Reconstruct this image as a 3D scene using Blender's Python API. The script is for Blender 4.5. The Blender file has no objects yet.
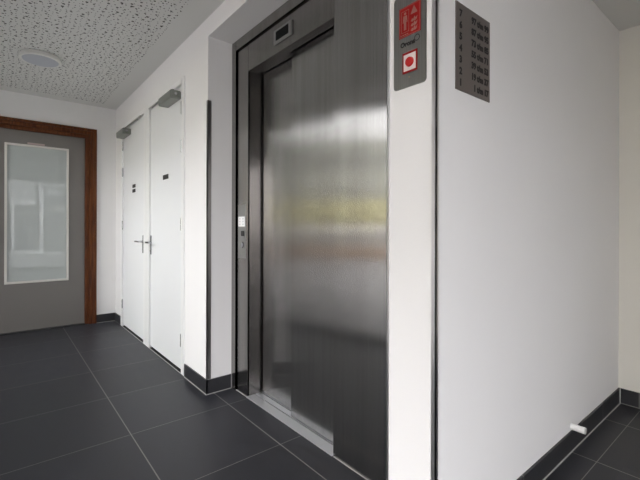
import bpy, bmesh, math
from mathutils import Vector, Matrix

S = bpy.context.scene
COL = S.collection
CAM_H = 1.1394
AB = 5.28          # back wall
XW, XF = 1.1014, 1.2918   # right wall plane, lift frame plane
YS = 0.7295        # sign wall plane
XR = 3.1396        # far right wall
XL, YF = -0.45, -2.2      # left glazing, front glazing
XL2, YB = -2.4, 2.10
XP = 1.080         # face of the pillar, a little proud of the wall          # lobby widening behind the camera, added unseen to admit more light
H, HR = 2.58, 2.435       # ceilings

# ---------------------------------------------------------------- materials
def mat(name):
    m = bpy.data.materials.new(name); m.use_nodes = True
    nt = m.node_tree
    return m, nt, nt.nodes['Principled BSDF']

def plain(name, col, rough=.5, metal=0., spec=None, coat=0.):
    m, nt, b = mat(name)
    b.inputs['Base Color'].default_value = (*col, 1)
    b.inputs['Roughness'].default_value = rough
    b.inputs['Metallic'].default_value = metal
    if spec is not None: b.inputs['Specular IOR Level'].default_value = spec
    b.inputs['Coat Weight'].default_value = coat
    return m

def N(nt, t, **k):
    n = nt.nodes.new(t)
    for a, v in k.items():
        if a.startswith('_'): n.inputs[int(a[1:])].default_value = v
        else: setattr(n, a, v)
    return n

def math_node(nt, op, a, b=None, c=None):
    n = nt.nodes.new('ShaderNodeMath'); n.operation = op
    for i, v in enumerate((a, b, c)):
        if v is None: continue
        if isinstance(v, (int, float)): n.inputs[i].default_value = v
        else: nt.links.new(v, n.inputs[i])
    return n.outputs[0]

def pos(nt):
    g = nt.nodes.new('ShaderNodeNewGeometry')
    return g.outputs['Position']

def plaster(name, col, scale=120, strength=.12):
    m, nt, b = mat(name)
    p = pos(nt)
    n = N(nt, 'ShaderNodeTexNoise'); n.inputs['Scale'].default_value = scale; n.inputs['Detail'].default_value = 5
    nt.links.new(p, n.inputs['Vector'])
    n2 = N(nt, 'ShaderNodeTexNoise'); n2.inputs['Scale'].default_value = 1.7; n2.inputs['Detail'].default_value = 3
    nt.links.new(p, n2.inputs['Vector'])
    mx = N(nt, 'ShaderNodeMix', data_type='RGBA')
    nt.links.new(n2.outputs['Fac'], mx.inputs[0])
    mx.inputs[6].default_value = (col[0]*.97, col[1]*.97, col[2]*.97, 1)
    mx.inputs[7].default_value = (min(1, col[0]*1.02), min(1, col[1]*1.02), min(1, col[2]*1.02), 1)
    nt.links.new(mx.outputs[2], b.inputs['Base Color'])
    bp = N(nt, 'ShaderNodeBump'); bp.inputs['Strength'].default_value = strength; bp.inputs['Distance'].default_value = .002
    nt.links.new(n.outputs['Fac'], bp.inputs['Height']); nt.links.new(bp.outputs[0], b.inputs['Normal'])
    b.inputs['Roughness'].default_value = .75
    b.inputs['Specular IOR Level'].default_value = .25
    return m

def steel(name, col, rough=.25, aniso=.7, grain=(0, 0, 1), tang=(0, 1, 0)):
    m, nt, b = mat(name)
    p = pos(nt)
    b.inputs['Metallic'].default_value = 1
    mp = N(nt, 'ShaderNodeMapping')
    g = [7 if abs(c) > .5 else 260 for c in grain]
    mp.inputs['Scale'].default_value = [1.2 if abs(c) > .5 else 330 for c in grain]
    nt.links.new(p, mp.inputs['Vector'])
    n = N(nt, 'ShaderNodeTexNoise'); n.inputs['Scale'].default_value = 1; n.inputs['Detail'].default_value = 4
    nt.links.new(mp.outputs[0], n.inputs['Vector'])
    mp2 = N(nt, 'ShaderNodeMapping'); mp2.inputs['Scale'].default_value = [.5 if abs(c) > .5 else 22 for c in grain]
    nt.links.new(p, mp2.inputs['Vector'])
    n2 = N(nt, 'ShaderNodeTexNoise'); n2.inputs['Scale'].default_value = 1; n2.inputs['Detail'].default_value = 3
    nt.links.new(mp2.outputs[0], n2.inputs['Vector'])
    s = math_node(nt, 'ADD', math_node(nt, 'MULTIPLY', n.outputs['Fac'], .6), math_node(nt, 'MULTIPLY', n2.outputs['Fac'], .4))
    cr = N(nt, 'ShaderNodeMapRange'); cr.inputs[1].default_value = .3; cr.inputs[2].default_value = .7
    cr.inputs[3].default_value = .80; cr.inputs[4].default_value = 1.20
    nt.links.new(s, cr.inputs[0])
    mx = N(nt, 'ShaderNodeVectorMath', operation='SCALE'); mx.inputs[0].default_value = col
    nt.links.new(cr.outputs[0], mx.inputs['Scale']); nt.links.new(mx.outputs[0], b.inputs['Base Color'])
    rr = N(nt, 'ShaderNodeMapRange'); rr.inputs[1].default_value = .3; rr.inputs[2].default_value = .7
    rr.inputs[3].default_value = rough*.97; rr.inputs[4].default_value = rough*1.03
    nt.links.new(n.outputs['Fac'], rr.inputs[0]); nt.links.new(rr.outputs[0], b.inputs['Roughness'])
    b.inputs['Anisotropic'].default_value = aniso
    t = N(nt, 'ShaderNodeCombineXYZ'); t.inputs[0].default_value, t.inputs[1].default_value, t.inputs[2].default_value = tang
    nt.links.new(t.outputs[0], b.inputs['Tangent'])
    return m

WHITE = plaster('white_plaster', (.82, .812, .808))
WHITE2 = plaster('cream_plaster', (.76, .74, .68))
PAINT = plain('white_paint', (.80, .81, .82), .38)
FRAMEW = plain('white_frame_paint', (.83, .83, .83), .35)
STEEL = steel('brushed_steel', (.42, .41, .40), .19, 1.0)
STEELJ = steel('brushed_steel_jamb', (.31, .30, .29), .24, .9)  # darker copy of the same steel, its dark reflections put into the colour
STEELR = steel('brushed_steel_return', (.24, .23, .22), .24, .9, tang=(1, 0, 0))  # darkest copy, shade of the inward face put into the colour
STEELG = plain('polished_steel', (.75, .75, .76), .32, 1)
STEELD = plain('dark_steel', (.30, .295, .29), .3, 1)
PLATE = steel('brushed_plate', (.30, .30, .29), .38, .5)
SIGNP = plain('sign_plate', (.235, .208, .20), .42, .75)
ALU = plain('aluminium', (.74, .75, .78), .4, .85)
GREYMET = plain('grey_closer_metal', (.27, .28, .26), .4, .6)
BLACK = plain('black_plastic', (.012, .012, .012), .3)
BLACKM = plain('black_print', (.02, .018, .018), .6)
DARK = plain('gap_shade', (.01, .01, .01), .9)  # near-black colour standing for the shade in gaps and grooves
RED = plain('red_enamel', (.27, .008, .008), .5, 0, .2)
REDB = plain('red_button', (.55, .02, .02), .3)
PALE = plain('pale_print', (.30, .13, .11), .6, 0, .2)
STICK = plain('white_sticker', (.85, .85, .85), .5)
LAMPD = plain('opal_diffuser', (.48, .50, .55), .5)
LAMPR = plain('lamp_rim', (.72, .72, .69), .4)
GREYD = plain('grey_door_paint', (.17, .158, .148), .45)
WFRAME = plain('beige_bead', (.62, .60, .56), .45)
CHROME = plain('chrome', (.55, .56, .58), .22, 1)
WPLAST = plain('white_plastic', (.8, .8, .78), .4)
ALUF = plain('window_frame_grey', (.10, .10, .105), .4)
GROUTS = plain('grey_sealant', (.45, .45, .44), .7)

def wood():
    m, nt, b = mat('brown_wood')
    mp = N(nt, 'ShaderNodeMapping'); mp.inputs['Scale'].default_value = (40, 40, 3)
    nt.links.new(pos(nt), mp.inputs['Vector'])
    n = N(nt, 'ShaderNodeTexNoise'); n.inputs['Scale'].default_value = 1.5; n.inputs['Detail'].default_value = 6
    nt.links.new(mp.outputs[0], n.inputs['Vector'])
    r = N(nt, 'ShaderNodeValToRGB')
    r.color_ramp.elements[0].position = .3; r.color_ramp.elements[0].color = (.055, .013, .004, 1)
    r.color_ramp.elements[1].position = .72; r.color_ramp.elements[1].color = (.16, .050, .012, 1)
    nt.links.new(n.outputs['Fac'], r.inputs[0]); nt.links.new(r.outputs[0], b.inputs['Base Color'])
    b.inputs['Roughness'].default_value = .5; b.inputs['Specular IOR Level'].default_value = .25
    return m
WOOD = wood()

def floor_mat():
    m, nt, b = mat('dark_floor_tile')
    sx = N(nt, 'ShaderNodeSeparateXYZ'); nt.links.new(pos(nt), sx.inputs[0])
    x, y = sx.outputs[0], sx.outputs[1]
    def dist(v, o, T):     # distance to nearest line
        q = math_node(nt, 'DIVIDE', math_node(nt, 'SUBTRACT', v, o), T)
        f = math_node(nt, 'FRACT', math_node(nt, 'ADD', q, .5))
        return math_node(nt, 'MULTIPLY', math_node(nt, 'ABSOLUTE', math_node(nt, 'SUBTRACT', f, .5)), T)
    right = math_node(nt, 'GREATER_THAN', x, 1.3)
    def sel(a, bb):
        mx = N(nt, 'ShaderNodeMix', data_type='FLOAT')
        nt.links.new(right, mx.inputs[0]); nt.links.new(a, mx.inputs[2]); nt.links.new(bb, mx.inputs[3])
        return mx.outputs[0]
    dx = sel(dist(x, .5617, .5822), dist(x, 1.709, .547))
    dy = sel(dist(y, 2.3153, .6), dist(y, .610, .6))
    gx = math_node(nt, 'LESS_THAN', dx, .0028)
    gy = math_node(nt, 'LESS_THAN', dy, .0017)
    g = math_node(nt, 'MAXIMUM', gx, gy)
    # per tile tone
    cx = math_node(nt, 'FLOOR', math_node(nt, 'DIVIDE', math_node(nt, 'SUBTRACT', x, .5617), .5822))
    cy = math_node(nt, 'FLOOR', math_node(nt, 'DIVIDE', math_node(nt, 'SUBTRACT', y, 2.3153), .6))
    cc = N(nt, 'ShaderNodeCombineXYZ'); nt.links.new(cx, cc.inputs[0]); nt.links.new(cy, cc.inputs[1])
    wn = N(nt, 'ShaderNodeTexWhiteNoise', noise_dimensions='2D'); nt.links.new(cc.outputs[0], wn.inputs['Vector'])
    n = N(nt, 'ShaderNodeTexNoise'); n.inputs['Scale'].default_value = 5; n.inputs['Detail'].default_value = 8; n.inputs['Roughness'].default_value = .65
    mp = N(nt, 'ShaderNodeMapping'); mp.inputs['Scale'].default_value = (3, 1, 1)
    nt.links.new(pos(nt), mp.inputs['Vector']); nt.links.new(mp.outputs[0], n.inputs['Vector'])
    t = math_node(nt, 'ADD', math_node(nt, 'MULTIPLY', n.outputs['Fac'], .7), math_node(nt, 'MULTIPLY', wn.outputs['Value'], .3))
    r = N(nt, 'ShaderNodeValToRGB')
    r.color_ramp.elements[0].position = .25; r.color_ramp.elements[0].color = (.0205, .0210, .0260, 1)
    r.color_ramp.elements[1].position = .75; r.color_ramp.elements[1].color = (.033, .0338, .0415, 1)
    nt.links.new(t, r.inputs[0])
    mx = N(nt, 'ShaderNodeMix', data_type='RGBA')
    nt.links.new(g, mx.inputs[0]); nt.links.new(r.outputs[0], mx.inputs[6]); mx.inputs[7].default_value = (.20, .195, .185, 1)
    nt.links.new(mx.outputs[2], b.inputs['Base Color'])
    ro = N(nt, 'ShaderNodeMapRange'); ro.inputs[3].default_value = .36; ro.inputs[4].default_value = .48
    nt.links.new(n.outputs['Fac'], ro.inputs[0]); nt.links.new(ro.outputs[0], b.inputs['Roughness'])
    b.inputs['Specular IOR Level'].default_value = .38
    n3 = N(nt, 'ShaderNodeTexNoise'); n3.inputs['Scale'].default_value = 90; n3.inputs['Detail'].default_value = 3
    nt.links.new(pos(nt), n3.inputs['Vector'])
    hh = math_node(nt, 'SUBTRACT', math_node(nt, 'MULTIPLY', n3.outputs['Fac'], .25), g)
    bp = N(nt, 'ShaderNodeBump'); bp.inputs['Strength'].default_value = .25; bp.inputs['Distance'].default_value = .001
    nt.links.new(hh, bp.inputs['Height']); nt.links.new(bp.outputs[0], b.inputs['Normal'])
    return m
FLOOR = floor_mat()

def skirt_mat(axis, origin, T):
    m, nt, b = mat('dark_skirting_tile')
    sx = N(nt, 'ShaderNodeSeparateXYZ'); nt.links.new(pos(nt), sx.inputs[0])
    v, z = sx.outputs[axis], sx.outputs[2]
    q = math_node(nt, 'DIVIDE', math_node(nt, 'SUBTRACT', v, origin), T)
    f = math_node(nt, 'FRACT', math_node(nt, 'ADD', q, .5))
    d = math_node(nt, 'MULTIPLY', math_node(nt, 'ABSOLUTE', math_node(nt, 'SUBTRACT', f, .5)), T)
    g = math_node(nt, 'MAXIMUM', math_node(nt, 'LESS_THAN', d, .002), math_node(nt, 'LESS_THAN', z, .0045))
    mx = N(nt, 'ShaderNodeMix', data_type='RGBA')
    nt.links.new(g, mx.inputs[0]); mx.inputs[6].default_value = (.026, .0265, .030, 1); mx.inputs[7].default_value = (.24, .235, .22, 1)
    nt.links.new(mx.outputs[2], b.inputs['Base Color']); b.inputs['Roughness'].default_value = .4
    return m

def ceil_mat(name, x0, y0, x1, y1):
    """plasterboard with scattered round sound holes inside the rectangle, plain border outside"""
    m, nt, b = mat(name)
    p = pos(nt)
    sx = N(nt, 'ShaderNodeSeparateXYZ'); nt.links.new(p, sx.inputs[0]); x, y = sx.outputs[0], sx.outputs[1]
    ms = None
    for v, op, lim in ((x, 'GREATER_THAN', x0), (x, 'LESS_THAN', x1), (y, 'GREATER_THAN', y0), (y, 'LESS_THAN', y1)):
        c = math_node(nt, op, v, lim); ms = c if ms is None else math_node(nt, 'MULTIPLY', ms, c)
    holes = None
    for sc, rad, off in ((17.5, .0080, 0.), (31, .0042, 3.7)):
        mp = N(nt, 'ShaderNodeMapping'); mp.inputs['Location'].default_value = (off, off, 0)
        nt.links.new(p, mp.inputs['Vector'])
        v = N(nt, 'ShaderNodeTexVoronoi', voronoi_dimensions='2D'); v.inputs['Scale'].default_value = sc; v.inputs['Randomness'].default_value = .65
        nt.links.new(mp.outputs[0], v.inputs['Vector'])
        sc_ = N(nt, 'ShaderNodeSeparateColor'); nt.links.new(v.outputs['Color'], sc_.inputs[0])
        r = math_node(nt, 'MULTIPLY', math_node(nt, 'ADD', math_node(nt, 'MULTIPLY', sc_.outputs[0], .5), .65), rad*sc)
        h = math_node(nt, 'LESS_THAN', v.outputs['Distance'], r)
        if sc == 33: h = math_node(nt, 'MULTIPLY', h, math_node(nt, 'GREATER_THAN', sc_.outputs[1], .62))
        holes = h if holes is None else math_node(nt, 'MAXIMUM', holes, h)
    fac = math_node(nt, 'MULTIPLY', holes, ms)
    mx = N(nt, 'ShaderNodeMix', data_type='RGBA'); nt.links.new(fac, mx.inputs[0])
    mx.inputs[6].default_value = (.70, .70, .68, 1); mx.inputs[7].default_value = (.06, .058, .055, 1)
    nt.links.new(mx.outputs[2], b.inputs['Base Color'])
    bp = N(nt, 'ShaderNodeBump'); bp.invert = True; bp.inputs['Strength'].default_value = .6; bp.inputs['Distance'].default_value = .004
    nt.links.new(fac, bp.inputs['Height']); nt.links.new(bp.outputs[0], b.inputs['Normal'])
    b.inputs['Roughness'].default_value = .85; b.inputs['Specular IOR Level'].default_value = .15
    return m

def glass_mat(nm='window_glass', tint=(.95, .94, .95, 1)):
    m = bpy.data.materials.new(nm); m.use_nodes = True
    nt = m.node_tree; nt.nodes.clear()
    o = N(nt, 'ShaderNodeOutputMaterial'); t = N(nt, 'ShaderNodeBsdfTransparent'); t.inputs[0].default_value = tint
    g = N(nt, 'ShaderNodeBsdfGlossy'); g.inputs['Roughness'].default_value = .02
    fr = N(nt, 'ShaderNodeFresnel'); fr.inputs[0].default_value = 1.45
    mx = N(nt, 'ShaderNodeMixShader')
    nt.links.new(fr.outputs[0], mx.inputs[0]); nt.links.new(t.outputs[0], mx.inputs[1]); nt.links.new(g.outputs[0], mx.inputs[2])
    nt.links.new(mx.outputs[0], o.inputs[0])
    return m
GLASS = glass_mat()
GLASST = glass_mat('dimming_glass', (.77, .77, .77, 1))  # tint added to dim the left daylight on doors and steel
GLASSF = glass_mat('dimming_entrance_glass', (.80, .80, .81, 1))  # tint added to dim the front daylight on the sign wall

def pane_mat():
    m, nt, b = mat('obscured_door_glass')
    b.inputs['Base Color'].default_value = (.42, .45, .44, 1)
    b.inputs['Roughness'].default_value = .9
    b.inputs['Specular IOR Level'].default_value = 0
    b.inputs['Coat Weight'].default_value = 1; b.inputs['Coat Roughness'].default_value = .012
    b.inputs['Coat IOR'].default_value = 1.55
    return m
PANE = pane_mat()

# ---------------------------------------------------------------- mesh helpers
def bm_new(): return bmesh.new()

def box(bm, lo, hi, bev=0., seg=2):
    lo, hi = Vector(lo), Vector(hi)
    r = bmesh.ops.create_cube(bm, size=1)
    vs = r['verts']
    for v in vs:
        v.co = Vector((lo[i] + (v.co[i]+.5)*(hi[i]-lo[i]) for i in range(3)))
    if bev:
        es = list({e for v in vs for e in v.link_edges})
        bmesh.ops.bevel(bm, geom=es, offset=bev, segments=seg, affect='EDGES', clamp_overlap=True)
    return bm

def cyl(bm, a, b, r, seg=24, r2=None):
    a, b = Vector(a), Vector(b); d = b-a
    q = d.to_track_quat('Z', 'Y').to_matrix().to_4x4()
    bmesh.ops.create_cone(bm, cap_ends=True, segments=seg, radius1=r, radius2=r if r2 is None else r2, depth=d.length,
                          matrix=Matrix.Translation((a+b)/2) @ q)
    return bm

def lathe(bm, center, prof, seg=48, axis=None):
    """prof = [(radius, z)]; spun about Z through center"""
    rings = []
    for r, z in prof:
        if r < 1e-6: rings.append([bm.verts.new((center[0], center[1], center[2]+z))])
        else: rings.append([bm.verts.new((center[0]+r*math.cos(2*math.pi*k/seg), center[1]+r*math.sin(2*math.pi*k/seg), center[2]+z)) for k in range(seg)])
    for A, B in zip(rings, rings[1:]):
        for k in range(seg):
            a0, a1 = A[k % len(A)], A[(k+1) % len(A)]; b0, b1 = B[k % len(B)], B[(k+1) % len(B)]
            f = [a0] + ([a1] if a1 is not a0 else []) + ([b1] if b1 is not b0 else []) + ([b0])
            try: bm.faces.new(list(dict.fromkeys(f)))
            except ValueError: pass
    bmesh.ops.recalc_face_normals(bm, faces=bm.faces)
    return bm

def plate(bm, plane, c, t, pts):
    """prism: outline pts (u,v) on plane 'x' (u=Y, v=Z at X=c) or 'y' (u=X, v=Z at Y=c); sticks out by t towards -X / -Y"""
    def P(u, v, d): return (c-d, u, v) if plane == 'x' else (u, c-d, v)
    a = [bm.verts.new(P(u, v, 0)) for u, v in pts]; b = [bm.verts.new(P(u, v, t)) for u, v in pts]
    bm.faces.new(a); bm.faces.new(b)
    n = len(pts)
    for i in range(n): bm.faces.new((a[i], a[(i+1) % n], b[(i+1) % n], b[i]))
    bmesh.ops.recalc_face_normals(bm, faces=bm.faces)
    return bm

def rrect(u0, v0, u1, v1, r=.008, n=5):
    out = []
    for cx, cy, a0 in ((u1-r, v1-r, 0), (u0+r, v1-r, 90), (u0+r, v0+r, 180), (u1-r, v0+r, 270)):
        for k in range(n+1):
            a = math.radians(a0+90*k/n); out.append((cx+r*math.cos(a), cy+r*math.sin(a)))
    return out

def disc(cu, cv, r, n=28): return [(cu+r*math.cos(2*math.pi*k/n), cv+r*math.sin(2*math.pi*k/n)) for k in range(n)]

def obj(name, bm, m, parent=None, smooth=False):
    me = bpy.data.meshes.new(name)
    if parent is not None:
        o_ = Vector((0, 0, 0)); q = parent
        while q: o_ += q.location; q = q.parent
        bmesh.ops.translate(bm, verts=bm.verts, vec=-o_)
    bm.normal_update()
    bm.to_mesh(me); bm.free()
    me.materials.append(m)
    if smooth:
        for p in me.polygons: p.use_smooth = True
        me.set_sharp_from_angle(angle=math.radians(35))
    o = bpy.data.objects.new(name, me); COL.objects.link(o)
    if parent is not None: o.parent = parent
    return o

def struct(name, bm, m, parent=None, label=None):
    o = obj(name, bm, m, parent)
    if parent is None: o['kind'] = 'structure'
    if label: o['label'] = label
    return o

def thing(name, label, cat, loc, group=None, kind=None):
    o = bpy.data.objects.new(name, None); COL.objects.link(o); o.location = loc
    o.empty_display_size = .1
    if kind: o['kind'] = kind
    o['label'] = label; o['category'] = cat
    if group: o['group'] = group
    return o

def tag(o, label, cat, group=None):
    o['label'] = label; o['category'] = cat
    if group: o['group'] = group
    return o

def B(*boxes, bev=0.):
    bm = bm_new()
    for lo, hi in boxes: box(bm, lo, hi, bev)
    return bm

def text_bm(s, size, plane, c, u, v, t=.0004, align='LEFT', mirror=False, bold=0., wscale=1.):
    """lettering on plane x (reads along -Y) or y (reads along +X); (u,v) = anchor, baseline"""
    cu = bpy.data.curves.new('lettering', 'FONT'); cu.body = s; cu.size = size; cu.align_x = align; cu.extrude = t; cu.offset = bold
    cu.resolution_u = 3
    o = bpy.data.objects.new('lettering', cu); COL.objects.link(o)
    dg = bpy.context.evaluated_depsgraph_get(); me = bpy.data.meshes.new_from_object(o.evaluated_get(dg))
    bm = bm_new(); bm.from_mesh(me)
    for w in bm.verts:
        x, y, z = w.co
        x *= wscale
        if plane == 'x': w.co = (c-t-z, u-x, v+y)
        else: w.co = (u+x, c-t-z, v+y)
    bmesh.ops.recalc_face_normals(bm, faces=bm.faces)
    bpy.data.objects.remove(o); bpy.data.curves.remove(cu); bpy.data.meshes.remove(me)
    return bm

def merge(dst, src):
    me = bpy.data.meshes.new('t'); src.to_mesh(me); src.free(); dst.from_mesh(me); bpy.data.meshes.remove(me); return dst

# ---------------------------------------------------------------- setting
struct('floor', B(((XL-.15, YB, -.1), (XR+.2, AB+.2, 0)), ((XL2-.15, YF-.15, -.1), (XR+.2, YB, 0))), FLOOR)
# lobby ceiling, and the lower ceiling beyond the sign wall
struct('ceiling', B(((XL-.15, YB, H), (XW+.55, AB+.2, H+.15)), ((XL2-.15, YF-.15, H), (XW+.55, YB, H+.15))), ceil_mat('perforated_ceiling', XL2+.14, YF+.2, .935, AB-.16))
struct('ceiling_beyond', B(((XW, YF-.15, HR), (XR+.2, YS+.05, HR+.12))), ceil_mat('perforated_ceiling_low', XW+.2, YF+.2, XR-.22, YS-.19))
# back wall with door opening
DX0, DX1, DZ = -.20, .778, 2.190     # inner faces of the brown frame
FX0, FX1, FZ = -.33, .893, 2.30      # its outer edges
struct('wall_back', B(((XL-.15, AB, 0), (FX0+.02, AB+.2, H)), ((FX1-.02, AB, 0), (XW+.2, AB+.2, H)), ((FX0+.02, AB, FZ-.02), (FX1-.02, AB+.2, H))), WHITE)
# right wall with the opening of the two white doors and the lift recess
FY0, FY1, FTOP = 2.972, 4.985, 2.308
RY0, RY1, RZ = .930, 2.55, 2.450
bm = bm_new()
for lo, hi in (((XW, FY1-.03, 0), (XW+.3, AB, H)), ((XW, RY1, 0), (XW+.3, FY0+.03, H)),
               ((XW, FY0+.03, FTOP-.03), (XW+.3, FY1-.03, H)), ((XW, RY0, RZ), (XW+.3, RY1, H)),
               ((XP, YS, 0), (XW+.5, RY0, H)), ((XW+.3, RY0, 0), (XW+.5, RY1, H))):
    if lo[0] > XW+.2: lo = (XW+.38, RY0, 0); hi = (XW+.5, RY1+.4, H)
    box(bm, lo, hi)
struct('wall_right', bm, WHITE)
struct('wall_sign', B(((XW+.5, YS, 0), (XR, YS+.2, H))), WHITE)
struct('wall_far_right', B(((XR, YF-.1, 0), (XR+.15, YS+.2, H))), WHITE2)

# skirting tiles
SK, ST = .098, .010
struct('baseboard_right', B(((XW-ST, RY1-ST, 0), (XW, FY0-.012, SK)), ((XW-ST, RY1-ST, 0), (XF-.018, RY1, SK)), bev=.0008), skirt_mat(1, 2.94, 6))
struct('baseboard_right_corner', B(((XW-ST, FY1+.008, 0), (XW, AB, SK)), bev=.0008), skirt_mat(1, 5.27, 6))
struct('baseboard_back', B(((FX1+.001, AB-ST, 0), (XW-ST, AB, SK)), bev=.0008), skirt_mat(0, 0.2, 6))
struct('baseboard_sign', B(((XW, YS-ST, 0), (XR-ST, YS, SK)), bev=.0008), skirt_mat(0, 2.774, 1.07))
struct('baseboard_far_right', B(((XR-ST, YF+.1, 0), (XR, YS, SK)), bev=.0008), skirt_mat(1, .62-.0, .6))
struct('baseboard_pillar', B(((XP-ST, YS-ST, 0), (XP, RY0-.02, SK)), bev=.0008), skirt_mat(1, 5, 9))
# pale sealant joints that show at the skirting
struct('trim_1', B(((XF-.018, RY1-.006, 0), (XF-.012, RY1+.0, SK+.002)), ((XR-ST-.004, YS-ST-.004, 0), (XR-ST, YS-ST, SK)),
                   ((XW-ST-.004, RY1-ST-.004, 0), (XF-.02, RY1-ST, .003)), ((XW-ST-.004, RY1-ST-.004, 0), (XW-ST, FY0-.02, .003)),
                   ((XF-.007, RY0, 0), (XF-.001, 1.455, .002)), ((XF-.007, 2.345, 0), (XF-.001, RY1-.06, .002)),
                   ((XW, YS-ST-.004, 0), (XR-ST, YS-ST, .003)), ((FX1, AB-ST-.004, 0), (XW-ST, AB-ST, .003))), GROUTS)

# ---------------------------------------------------------------- glazing (left side and front)
def glazing(name, wallname, axis, c, u0, u1, ztop, mull, transom):
    th = .07
    def bx(ua, za, ub, zb, d0=-th/2, d1=th/2):
        return ((c+d0, ua, za), (c+d1, ub, zb)) if axis == 'x' else ((ua, c+d0, za), (ub, c+d1, zb))
    f = [bx(u0, ztop-.06, u1, ztop), bx(u0, 0, u1, .06)]
    for m_ in mull: f.append(bx(m_-.03, .06, m_+.03, ztop-.06))
    if transom: f.append(bx(u0, transom-.02, u1, transom+.02, -th/2+.005, th/2-.005))
    r = bpy.data.objects.new(name, None); COL.objects.link(r); r['kind'] = 'structure'; r['label'] = 'grey framed full height window'
    obj('window_frame', B(*f), ALUF, r)
    obj('window_glass', B(bx(u0, .02, u1, ztop-.02, -.004, .004)), GLASST if name == 'window_1' else GLASSF if name == 'window_2' else GLASS, r)
    struct(wallname, B(bx(u0, ztop, u1, H, -.1, .1)), WHITE)
glazing('window_1', 'wall_left', 'x', XL-.04, YB, AB, 2.40, [YB+.03, 3.70, AB-.015], None)
glazing('added_window', 'wall_left_rear', 'x', XL2-.04, YF, YB, 2.30, [YF+.03, .0, YB-.03], None)  # unseen side window added to brighten the lift recess side
struct('wall_left_return', B(((XL2-.1, YB-.1, 0), (XL-.08, YB, H))), WHITE)
glazing('window_2', 'wall_front', 'y', YF-.04, XL2, 1.45, 2.45, [XL2+.03, -.55, 1.42], None)
struct('wall_front_blocker', B(((1.45, YF-.14, 0), (XR, YF, H))), WHITE)  # unseen solid part added to cut front light on the sign wall

# ---------------------------------------------------------------- brown framed grey door in the back wall
d = thing('door_1', 'grey door with glass panel in a dark brown wooden frame', 'door', (.29, AB, 0), kind='structure')
bm = bm_new()
Y0 = AB-.022
for k, (wi, wo, yy) in enumerate(((0, .045, AB+.02), (.04, .085, AB-.010), (.078, None, AB-.024))):
    # stepped moulding: inner step deepest
    a0, a1, at = DX0-wi, DX1+wi, DZ+wi
    b0, b1, bt = (DX0-wo, DX1+wo, DZ+wo) if wo else (FX0, FX1, FZ)
    box(bm, (b0, yy, 0), (a0, AB+.1, at), .002); box(bm, (a1, yy, 0), (b1, AB+.1, at), .002); box(bm, (b0, yy, at), (b1, AB+.1, bt), .002)
obj('door_frame', bm, WOOD, d)
GX0, GX1, GZ0, GZ1 = .040, .618, .530, 2.042
leafy = AB+.045
bm = bm_new()
for lo, hi in (((DX0, leafy, .012), (GX0+.004, leafy+.04, DZ)), ((GX1-.004, leafy, .012), (DX1, leafy+.04, DZ)),
               ((GX0+.004, leafy, .012), (GX1-.004, leafy+.04, GZ0+.004)), ((GX0+.004, leafy, GZ1-.004), (GX1-.004, leafy+.04, DZ))):
    box(bm, lo, hi)
lf = obj('door_leaf', bm, GREYD, d)
bm = bm_new(); w = .022
for lo, hi in (((GX0, leafy-.012, GZ0+w), (GX0+w, leafy+.005, GZ1-w)), ((GX1-w, leafy-.012, GZ0+w), (GX1, leafy+.005, GZ1-w)),
               ((GX0, leafy-.012, GZ0), (GX1, leafy+.005, GZ0+w)), ((GX0, leafy-.012, GZ1-w), (GX1, leafy+.005, GZ1))):
    box(bm, lo, hi, .002)
obj('glazing_bead', bm, WFRAME, lf)
obj('glass_pane', B(((GX0+w*.5, leafy+.002, GZ0+w*.5), (GX1-w*.5, leafy+.012, GZ1-w*.5))), PANE, lf)
obj('name_strip', B(((.235, leafy-.003, 2.048), (.390, leafy, 2.068)), bev=.001), plain('pinkish_strip', (.42, .33, .31), .5), lf)
obj('threshold', B(((DX0, AB+.0, 0), (DX1, AB+.11, .012))), plain('dark_rubber', (.02, .02, .02), .6), d)
bm = bm_new(); cyl(bm, (-.11, leafy, 1.05), (-.11, leafy-.05, 1.05), .009); cyl(bm, (-.11, leafy-.05, 1.05), (0.0, leafy-.05, 1.05), .009)
obj('door_handle', bm, CHROME, lf, True)

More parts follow.
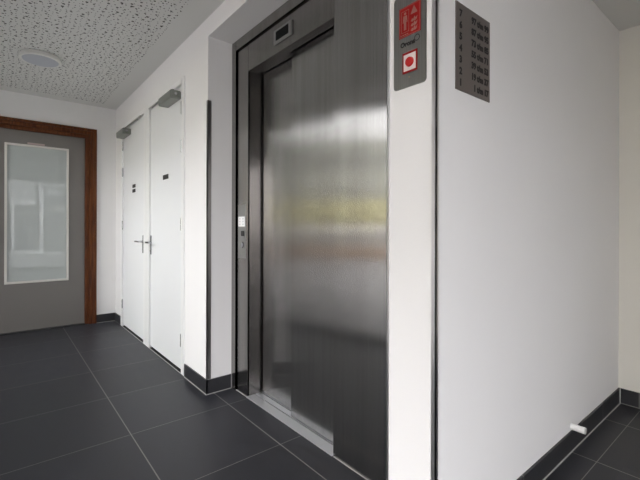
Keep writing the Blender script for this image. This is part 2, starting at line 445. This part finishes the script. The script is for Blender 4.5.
# ---------------------------------------------------------------- white double doors in the right wall
# frame pieces belong to each door
XD = XW+.004      # leaf face
def white_door(num, label, y0, y1, hinge_y, handle_y, hd, fy0, fy1):
    r = thing('door_%d' % num, label, 'door', (XW, (y0+y1)/2, 0), kind='structure')
    bm = bm_new()
    box(bm, (XW-.010, fy0, 0), (XW+.10, y0-.004, FTOP), .003); box(bm, (XW-.010, y1+.004, 0), (XW+.10, fy1, FTOP), .003)
    box(bm, (XW-.010, y0-.004, 2.262), (XW+.10, y1+.004, FTOP), .003)
    obj('door_frame', bm, FRAMEW, r)
    obj('rebate', B(((XW+.045, y0-.01, 0), (XW+.1, y1+.01, 2.27))), DARK, r)
    lf = obj('door_leaf', B(((XD, y0, .022), (XD+.04, y1, 2.255)), bev=.002), PAINT, r)
    obj('threshold', B(((XW-.002, y0-.004, 0), (XW+.1, y1+.004, .004))), DARK, r)  # strip blackened to paint the shaded gap under the leaf
    obj('sealant_joint', B(((XW-.009, y0-.004, 0), (XW-.003, y1+.004, .003))), GROUTS, r)
    # lever handle on long backplate
    hz = 1.0
    hp = obj('backplate', B(((XD-.007, handle_y-.017, .885), (XD, handle_y+.017, 1.065)), bev=.003), CHROME, lf)
    bm = bm_new(); cyl(bm, (XD, handle_y, hz), (XD-.052, handle_y, hz), .0095)
    cyl(bm, (XD-.05, handle_y, hz), (XD-.05, handle_y+hd*.115, hz), .009)
    bmesh.ops.create_uvsphere(bm, u_segments=14, v_segments=8, radius=.0095, matrix=Matrix.Translation((XD-.05, handle_y, hz)))
    obj('door_handle', bm, CHROME, lf, True)
    bm = bm_new(); cyl(bm, (XD, handle_y, .92), (XD-.012, handle_y, .92), .009)
    obj('lock_cylinder', bm, STEELD, lf, True)
    for z in (.26, 1.165, 1.775, 2.075):
        bm = bm_new(); cyl(bm, (XD-.009, hinge_y, z-.046), (XD-.009, hinge_y, z-.002), .0075, 12); cyl(bm, (XD-.009, hinge_y, z+.002), (XD-.009, hinge_y, z+.046), .0075, 12)
        cyl(bm, (XD-.009, hinge_y, z-.052), (XD-.009, hinge_y, z+.052), .005, 10)
        obj('hinge', bm, CHROME, r, True)
    return r, lf
def closer(r, lf, hinge, s):
    """overhead closer: body on the leaf near the hinge, slide arm along the head; s = +1 hinge at small Y"""
    y0, y1 = hinge+s*.035, hinge+s*.335
    ya, yb = min(y0, y1), max(y0, y1)
    c = obj('door_closer', B(((XD-.085, ya, 2.150), (XD, yb, 2.215)), bev=.006), GREYMET, lf, True)
    bm = bm_new()
    pv = y0+s*.06
    cyl(bm, (XD-.045, pv, 2.21), (XD-.045, pv, 2.235), .011, 16)
    a, b_ = Vector((XD-.045, pv, 2.232)), Vector((XD-.030, hinge+s*.70, 2.236))
    dd = (b_-a).normalized(); nn = Vector((-dd.y, dd.x, 0))*.005
    vs = [bm.verts.new(p+Vector((0, 0, z))) for z in (-.003, .003) for p in (a+nn, b_+nn, b_-nn, a-nn)]
    for f in ((0, 1, 2, 3), (4, 5, 6, 7), (0, 1, 5, 4), (1, 2, 6, 5), (2, 3, 7, 6), (3, 0, 4, 7)): bm.faces.new([vs[i] for i in f])
    bmesh.ops.recalc_face_normals(bm, faces=bm.faces)
    obj('closer_arm', bm, GREYMET, c)
    y2, y3 = sorted((hinge+s*.30, hinge+s*.80))
    obj('slide_rail', B(((XD-.034, y2, 2.243), (XD-.020, y3, 2.253)), bev=.002), plain('pale_rail', (.45, .45, .43), .4, .5), c)
    cyl_b = bm_new(); cyl(cyl_b, (XD-.045, ya-.006, 2.185), (XD-.045, ya+.01, 2.185), .010, 14)
    obj('valve_screw', cyl_b, CHROME, c)
r2, l2 = white_door(2, 'white door nearer the lift, with one black name plate', 3.034, 3.866, 3.036, 3.843, -1, FY0, 3.960)
closer(r2, l2, 3.034, 1)
obj('name_plate', B(((XD-.003, 3.365, 1.555), (XD, 3.505, 1.595)), bev=.001), BLACKM, l2)
r3, l3 = white_door(3, 'white door beside the back wall corner, with two black name plates', 4.062, 4.918, 4.918, 4.098, 1, 3.962, FY1)
closer(r3, l3, 4.918, -1)
obj('name_plate', B(((XD-.003, 4.400, 1.562), (XD, 4.515, 1.598)), bev=.001), BLACKM, l3)
obj('name_plate', B(((XD-.003, 4.400, 1.512), (XD, 4.515, 1.548)), bev=.001), BLACKM, l3)

# ---------------------------------------------------------------- lift
L = thing('lift_entrance', 'brushed stainless steel lift entrance with closed sliding doors in the white recess', 'lift', (XF, 1.75, 0))
OY0, OY1, OZ = 1.462, 2.335, 2.193
# outer casing lip round the frame
bm = bm_new()
box(bm, (XF-.012, RY1-.060, 0), (XF+.03, RY1-.001, RZ-.001), .0015)
box(bm, (XF-.012, RY0+.001, RZ-.070), (XF+.03, RY1-.06, RZ-.001), .0015)
obj('casing', bm, STEELJ, L)
obj('shadow_gap', B(((XF+.02, RY0+.002, .001), (XF+.06, RY1-.002, RZ-.003))), DARK, L) if False else None
G = .010
bm = bm_new()
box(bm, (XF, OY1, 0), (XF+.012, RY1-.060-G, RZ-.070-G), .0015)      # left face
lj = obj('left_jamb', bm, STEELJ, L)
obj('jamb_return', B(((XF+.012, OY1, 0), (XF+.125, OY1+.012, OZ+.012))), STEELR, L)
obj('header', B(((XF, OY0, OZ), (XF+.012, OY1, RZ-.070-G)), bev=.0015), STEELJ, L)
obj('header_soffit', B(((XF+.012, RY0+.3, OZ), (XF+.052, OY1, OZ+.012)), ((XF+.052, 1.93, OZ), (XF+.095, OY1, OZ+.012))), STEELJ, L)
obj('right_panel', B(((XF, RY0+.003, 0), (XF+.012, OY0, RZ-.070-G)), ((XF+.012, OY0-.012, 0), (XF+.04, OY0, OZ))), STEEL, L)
obj('gap_shade_backing', B(((XF+.013, OY1+.014, .001), (XF+.02, RY1-.06, RZ-.005)), ((XF+.013, RY0+.01, OZ+.014), (XF+.02, OY1, RZ-.005)), ((XF+.145, RY0+.4, .001), (XF+.16, RY1-.1, RZ-.1))), plain('shadow_lining', (.07, .065, .06), .6), L)  # dark backing sheets, shade of the gap put into their colour
dl = obj('door_panel', B(((1.400, 1.87, .010), (1.425, OY1-.022, OZ+.035)), bev=.001), STEEL, L)
dr = obj('door_panel', B(((1.354, 1.35, .010), (1.379, 1.917, OZ+.035)), bev=.001), STEEL, L)
bm = bm_new()   # aluminium sill with two running grooves
for x0, x1 in ((XF-.010, 1.346), (1.353, 1.392), (1.399, 1.435)):
    box(bm, (x0, OY0, .0), (x1, OY1, .006), .0006)
obj('sill', bm, ALU, L)
obj('sill_groove', B(((1.346, OY0, .0), (1.353, OY1, .0012)), ((1.392, OY0, 0), (1.399, OY1, .0012))), DARK, L)
# floor display over the opening
dp = obj('floor_display', B(((XF-.010, 1.820, 2.246), (XF, 2.008, 2.332)), bev=.003), plain('display_bezel', (.42, .42, .41), .4, 1), L)
obj('display_window', B(((XF-.0125, 1.850, 2.262), (XF-.009, 1.980, 2.316)), bev=.001), plain('display_black', (.008, .008, .008), .7, 0, .05), dp)
# landing call station on the left jamb
cs = obj('call_station', B(((XF-.003, 2.362, .93), (XF, 2.468, 1.30)), bev=.001), plain('call_plate', (.40, .40, .39), .3, 1), L)
stk = obj('sticker', B(((XF-.0045, 2.372, 1.148), (XF-.003, 2.462, 1.216))), STICK, cs)
bm = bm_new()
for j in range(3):
    for i in range(2):
        plate(bm, 'x', XF-.0045, .0006, disc(2.395+.044*i, 1.163+.019*j, .0055, 10))
obj('sticker_print', bm, plain('grey_print', (.45, .46, .47), .6), stk)
obj('key_switch', B(((XF-.008, 2.378, 1.082), (XF-.003, 2.420, 1.118)), bev=.002), BLACK, cs)
bm = bm_new(); plate(bm, 'x', XF-.003, .006, disc(2.400, 1.022, .020))
cb = obj('call_button', bm, CHROME, cs)
bm = bm_new()
ring = []
for k in range(9):
    a = math.radians(-70+140*k/8); ring.append((2.400-.019*math.cos(a), 1.022+.024*math.sin(a)))
for k in range(8, -1, -1):
    a = math.radians(-70+140*k/8); ring.append((2.400-.013*math.cos(a), 1.022+.018*math.sin(a)))
plate(bm, 'x', XF-.009, .001, ring)
obj('button_mark', bm, BLACK, cb)

# ---------------------------------------------------------------- corner guards
def guard(label, bm, m):
    return tag(obj('corner_guard', bm, m, None), label, 'corner guard', 'steel corner guards on the white walls')
guard('short dark steel corner guard left of the lift recess, ending below the ceiling', B(((XW-.003, RY1-.003, SK+.002), (XW, RY1+.017, 2.013)), ((XW-.003, RY1-.003, SK+.002), (XW+.024, RY1, 2.013))), STEELD)
guard('polished steel corner guard on the outer corner between fire panel and house number sign', B(((XP-.004, YS-.004, .1), (XP, YS+.013, H-.001)), ((XP-.004, YS-.004, .1), (XP+.010, YS, HR-.001))), STEELG)
guard('narrow steel edge strip between the lift and the white pillar', B(((XP-.003, RY0-.010, SK+.002), (XP, RY0+.002, RZ-.001)), ((XP-.003, RY0, .002), (XF-.015, RY0+.002, RZ-.001))), STEELG)

# ---------------------------------------------------------------- fire service panel on the pillar
FP = thing('fire_panel', 'grey metal plate with red fire pictogram and red button on the white pillar', 'control panel', (XW, .85, 1.63))
bm = bm_new(); plate(bm, 'x', XW, .004, rrect(.782, 1.634, .916, 1.955, .012))
fp = obj('backing_plate', bm, PLATE, FP)
xs = XW-.004
def quad(bm, c, t, pts): return plate(bm, 'x', c, t, pts)
sg = obj('fire_sign', quad(bm_new(), xs, .001, [(.802, 1.808), (.892, 1.808), (.892, 1.912), (.802, 1.912)]), RED, FP)
bm = bm_new(); x1 = xs-.001; e = .0004
def frame(u0, v0, u1, v1, w_):
    for a in ((u0, v0, u1, v0+w_), (u0, v1-w_, u1, v1), (u0, v0+w_, u0+w_, v1-w_), (u1-w_, v0+w_, u1, v1-w_)):
        quad(bm, x1, e, [(a[0], a[1]), (a[2], a[1]), (a[2], a[3]), (a[0], a[3])])
frame(.804, 1.810, .890, 1.910, .0015)
frame(.850, 1.824, .882, 1.898, .0013)          # lift cabin outline
# standing figure
quad(bm, x1, e, disc(.866, 1.888, .0048, 14))
quad(bm, x1, e, [(.8585, 1.881), (.8735, 1.881), (.876, 1.858), (.873, 1.857), (.8705, 1.872), (.871, 1.832), (.867, 1.832), (.866, 1.855), (.865, 1.832), (.861, 1.832), (.8615, 1.872), (.859, 1.857), (.856, 1.858)])
# arrow head and flames
quad(bm, x1, e, [(.815, 1.876), (.843, 1.876), (.829, 1.903)])
for k in range(3):
    v = 1.862-.016*k
    quad(bm, x1, e, [(.842, v-.009), (.836, v-.001), (.832, v-.006), (.826, v+.004), (.822, v-.004), (.815, v+.002), (.818, v-.009), (.824, v-.012), (.830, v-.010), (.836, v-.013)])
# the small strips of lettering at the foot
for k in range(4): quad(bm, x1, e, [(.886-.009*k, 1.8145), (.880-.009*k, 1.8145), (.880-.009*k, 1.8185), (.886-.009*k, 1.8185)])
obj('pictogram', bm, PALE, sg)
bm = text_bm('Orona', .0225, 'x', xs, .886, 1.776, bold=.0011)
ring = []
for k in range(24):
    a = 2*math.pi*k/24; ring.append((k, a))
r0, r1 = .0110, .0088
vs = []
for k, a in ring:
    cu, cv = .817, 1.790
    vs.append([bm.verts.new((xs-dd, cu+rr*math.cos(a), cv+rr*math.sin(a))) for rr, dd in ((r0, 0), (r0, .0006), (r1, .0006), (r1, 0))])
for k in range(24):
    A, Bq = vs[k], vs[(k+1) % 24]
    for j in range(3): bm.faces.new((A[j], Bq[j], Bq[j+1], A[j+1]))
obj('brand_lettering', bm, BLACKM, FP)
bs = obj('button_surround', quad(bm_new(), xs, .0025, [(.815, 1.682), (.876, 1.682), (.876, 1.752), (.815, 1.752)]), RED, FP)
obj('button_field', quad(bm_new(), xs-.0025, .0006, [(.8205, 1.6885), (.8705, 1.6885), (.8705, 1.7445), (.8205, 1.7445)]), plain('white_field', (.75, .66, .64), .5), bs)
bm = bm_new(); cyl(bm, (xs-.0031, .8445, 1.716), (xs-.009, .8445, 1.716), .0165, 28, .0150)
obj('button', bm, REDB, bs, True)
obj('indicator_dot', quad(bm_new(), xs, .0006, disc(.849, 1.667, .0028, 12)), plain('brass_dot', (.45, .33, .2), .4), FP)

FP.location += Vector((XP-XW, -.0165, -.0126))

# ---------------------------------------------------------------- house number sign
HS = thing('house_number_sign', 'dark metal sign listing floors 7 to 1 and house numbers on the white wall', 'sign', (1.305, YS, 1.61))
bm = bm_new(); plate(bm, 'y', YS, .003, [(1.190, 1.612), (1.4215, 1.612), (1.4215, 1.911), (1.190, 1.911)])
obj('sign_plate', bm, SIGNP, HS)
rows = [('7', '97 t/m 99'), ('6', '87 t/m 95'), ('5', '73 t/m 85'), ('4', '55 t/m 71'), ('3', '39 t/m 53'), ('2', '19 t/m 37'), ('1', '1 t/m 17')]
for k, (a, b_) in enumerate(rows):
    bm = bm_new(); z = 1.8665-.0395*k
    merge(bm, text_bm(a, .032, 'y', YS-.003, 1.212, z, bold=.0015))
    obj('floor_number', bm, BLACKM, HS)
    obj('house_numbers', text_bm(b_, .031, 'y', YS-.003, 1.410, z, align='RIGHT', bold=.0015, wscale=.98), BLACKM, HS)

# ---------------------------------------------------------------- door stop
DS = thing('door_stop', 'white cylindrical door stop on the wall above the dark skirting', 'door stop', (2.285, YS, .118))
bm = bm_new(); cyl(bm, (2.285, YS-.003, .118), (2.285, YS-.060, .118), .0165, 28)
obj('stop_tube', bm, WPLAST, DS, True)
bm = bm_new(); cyl(bm, (2.285, YS, .118), (2.285, YS-.004, .118), .0185, 28)
obj('stop_rose', bm, WPLAST, DS, True)
bm = bm_new(); cyl(bm, (2.285, YS-.060, .118), (2.285, YS-.065, .118), .0160, 28)
obj('stop_pad', bm, plain('grey_pad', (.6, .6, .58), .6), DS, True)

# ---------------------------------------------------------------- round ceiling lamp
LP = thing('ceiling_lamp', 'flat round white ceiling lamp, switched off, on the perforated ceiling', 'lamp', (.265, 4.03, H))
c0 = (.265, 4.03, H)
bm = bm_new(); lathe(bm, c0, [(0, 0), (.135, 0), (.138, -.004), (.138, -.022), (.148, -.028), (.148, -.034), (.143, -.040), (.128, -.041), (.128, -.036), (0, -.036)])
obj('lamp_housing', bm, LAMPR, LP, True)
bm = bm_new(); lathe(bm, c0, [(.128, -.038), (.124, -.044), (.09, -.047), (0, -.049)])
obj('diffuser', bm, LAMPD, LP, True)

# ---------------------------------------------------------------- outside (seen only as reflections and daylight)
def ground_mat():
    m, nt, b = mat('pavement')
    n = N(nt, 'ShaderNodeTexBrick'); n.inputs['Scale'].default_value = 3
    n.inputs['Color1'].default_value = (.22, .21, .205, 1); n.inputs['Color2'].default_value = (.27, .26, .25, 1); n.inputs['Mortar'].default_value = (.13, .13, .12, 1)
    nt.links.new(pos(nt), n.inputs['Vector']); nt.links.new(n.outputs[0], b.inputs['Base Color']); b.inputs['Roughness'].default_value = .9
    return m
struct('pavement_outside', B(((-40, -40, -.2), (XL-.15, 30, -.04)), ((XL-.15, -40, -.2), (30, YF-.15, -.04))), ground_mat())
lawn = plain('olive_grass', (.28, .24, .13), .9)  # one even olive grass tone
struct('lawn_outside', B(((-30, -8, -.04), (-9.0, 30, 0.02))), lawn)
bm = bm_new()
import random
random.seed(4)
# clipped hedge, built as a bumpy rounded bar
for k in range(60):
    y = -6+k*.55
    bmesh.ops.create_icosphere(bm, subdivisions=2, radius=.8, matrix=Matrix.Translation((-13.5+random.uniform(-.15, .15), y, .7+random.uniform(-.06, .06))))
    bmesh.ops.create_icosphere(bm, subdivisions=2, radius=.8, matrix=Matrix.Translation((-13.6+random.uniform(-.15, .15), y+.25, 1.85+random.uniform(-.08, .08))))
obj('hedge', bm, plain('hedge_green', (.44, .41, .21), .9))
tag(bpy.data.objects['hedge'], 'clipped green hedge standing outside beyond the lawn', 'hedge'); bpy.data.objects['hedge']['kind'] = 'stuff'
struct('garden_wall_outside', B(((-12.3, -8, -.04), (-12.0, 30, .95))), plain('grey_garden_wall', (.30, .29, .28), .9))
struct('garden_wall_coping', B(((-12.4, -8, .95), (-11.9, 30, 1.25))), plain('pale_coping', (.9, .89, .86), .8))
struct('brick_edging_outside', B(((-9.6, -8, -.04), (-9.0, 30, .35))), plain('orange_brick', (.34, .22, .14), .9))
def house(label, lo, hi, facing, m):
    h_ = thing('apartment_block', label, 'building', ((lo[0]+hi[0])/2, (lo[1]+hi[1])/2, 0))
    obj('block_wall', B((lo, hi)), m, h_)
    wf = plain('white_window_frame', (.8, .8, .78), .5); gl = plain('dark_window_glass', (.03, .035, .04), .1)
    fl = int((hi[2]-lo[2])//2.9)
    if facing == 'y': n0, n1 = lo[0], hi[0]
    else: n0, n1 = lo[1], hi[1]
    for f in range(fl):
        z0 = .7+2.9*f; u = n0+.6
        while u+1.8 < n1:
            def bx(a, b_, z_, z1_, t): return ((a, hi[1], z_), (b_, hi[1]+t, z1_)) if facing == 'y' else ((hi[0], a, z_), (hi[0]+t, b_, z1_))
            fr = obj('window_frame', B(bx(u, u+1.8, z0, z0+.1, .08), bx(u, u+1.8, z0+1.5, z0+1.62, .08), bx(u, u+.1, z0, z0+1.6, .08), bx(u+1.7, u+1.8, z0, z0+1.6, .08), bx(u+.85, u+.95, z0, z0+1.6, .08)), wf, h_)
            obj('window_pane', B(bx(u+.05, u+1.75, z0+.05, z0+1.55, .03)), gl, fr)
            u += 3.0
    return h_
hb = thing('garage_row', 'low grey building with white door posts across the street', 'building', (2, -11.2, 0))
obj('garage_wall', B(((-6, -14, -.04), (9, -11.2, 3.9))), plain('grey_brick', (.17, .165, .16), .9), hb)
wfm = plain('white_window_frame', (.8, .8, .78), .5); glm = plain('dark_window_glass', (.03, .035, .04), .1)
for lo, hi, nm in (((-2.2, -11.2, 2.15), (1.25, -11.1, 2.32), 'lintel'), ((.40, -11.2, 0), (.50, -11.1, 2.15), 'door_post'), ((1.40, -11.2, 0), (1.56, -11.1, 2.9), 'door_post'),
               ((-2.2, -11.2, 0), (-2.1, -11.1, 2.15), 'door_post'), ((2.0, -11.2, 1.95), (4.4, -11.1, 2.1), 'lintel'), ((2.32, -11.2, .3), (2.42, -11.1, 1.95), 'door_post'),
               ((4.3, -11.2, 0), (4.4, -11.1, 1.95), 'door_post')):
    obj(nm, B((lo, hi)), wfm, hb)
obj('fascia_panel', B(((-2.2, -11.2, 2.33), (1.2, -11.12, 3.6))), plain('pale_panel', (.45, .45, .44), .6), hb)
for a in (1.36, 1.95, 3.0):
    fr = obj('window_frame', B(((a, -11.2, 2.6), (a+.44, -11.14, 2.66)), ((a, -11.2, 3.06), (a+.44, -11.14, 3.12)), ((a, -11.2, 2.66), (a+.06, -11.14, 3.06)), ((a+.38, -11.2, 2.66), (a+.44, -11.14, 3.06))), wfm, hb)
    obj('window_pane', B(((a+.06, -11.2, 2.66), (a+.38, -11.17, 3.06))), glm, fr)
struct('kerb_outside', B(((-6, -10.6, -.04), (1.3, -10.3, .14)), ((1.3, -10.6, -.04), (6, -10.3, .06))), plain('white_kerb', (.7, .7, .68), .8))
house('grey green block beyond the lawn', (-34, -6, -.04), (-26, 34, 9.4), 'x', plain('greenish_render', (.42, .43, .37), .9))

# ---------------------------------------------------------------- light
w = bpy.data.worlds.new('overcast_sky'); S.world = w; w.use_nodes = True
nt = w.node_tree; bg = nt.nodes['Background']
tc = N(nt, 'ShaderNodeTexCoord'); sx = N(nt, 'ShaderNodeSeparateXYZ'); nt.links.new(tc.outputs['Generated'], sx.inputs[0])
r = N(nt, 'ShaderNodeValToRGB')
r.color_ramp.elements[0].position = .0; r.color_ramp.elements[0].color = (1, .984, .978, 1)
r.color_ramp.elements[1].position = .6; r.color_ramp.elements[1].color = (.94, .96, 1, 1)
nt.links.new(sx.outputs[2], r.inputs[0]); nt.links.new(r.outputs[0], bg.inputs[0]); bg.inputs[1].default_value = 3.0
def portal(loc, rot, sx_, sy_):
    l = bpy.data.lights.new('daylight_portal', 'AREA'); l.shape = 'RECTANGLE'; l.size, l.size_y = sx_, sy_
    l.cycles.is_portal = True
    o = bpy.data.objects.new('daylight_portal', l); COL.objects.link(o); o.location = loc; o.rotation_euler = rot
portal((XL-.1, (YB+AB)/2, 1.2), (0, -math.pi/2, 0), 2.4, AB-YB)
portal(((XL2+1.45)/2, YF-.1, 1.2), (math.pi/2, 0, 0), 1.45-XL2, 2.4)
portal((XL2-.1, (YF+YB)/2, 1.15), (0, -math.pi/2, 0), 2.3, YB-YF)

# ---------------------------------------------------------------- camera
cam = bpy.data.cameras.new('camera'); co = bpy.data.objects.new('camera', cam); COL.objects.link(co)
f, y0, yaw, roll = 389.79, 227.94, .6883, .0025
cam.sensor_width = 36; cam.lens = f*36/640; cam.clip_start = .02; cam.clip_end = 200
cam.shift_y = (y0-240)/640
fwd = Vector((math.sin(yaw), math.cos(yaw), 0)); rt = Vector((math.cos(yaw), -math.sin(yaw), 0)); up = Vector((0, 0, 1))
M = Matrix((rt, up, -fwd)).transposed().to_4x4()
co.matrix_world = Matrix.Translation((0, 0, CAM_H)) @ M @ Matrix.Rotation(roll, 4, 'Z')
S.camera = co
S.view_settings.view_transform = 'Standard'; S.view_settings.look = 'None'; S.view_settings.gamma = 1
S.view_settings.use_curve_mapping = False
S.view_settings.exposure = 2.0
S.cycles.max_bounces = 10; S.cycles.diffuse_bounces = 6; S.cycles.transparent_max_bounces = 12
S.cycles.caustics_reflective = True; S.cycles.caustics_refractive = False
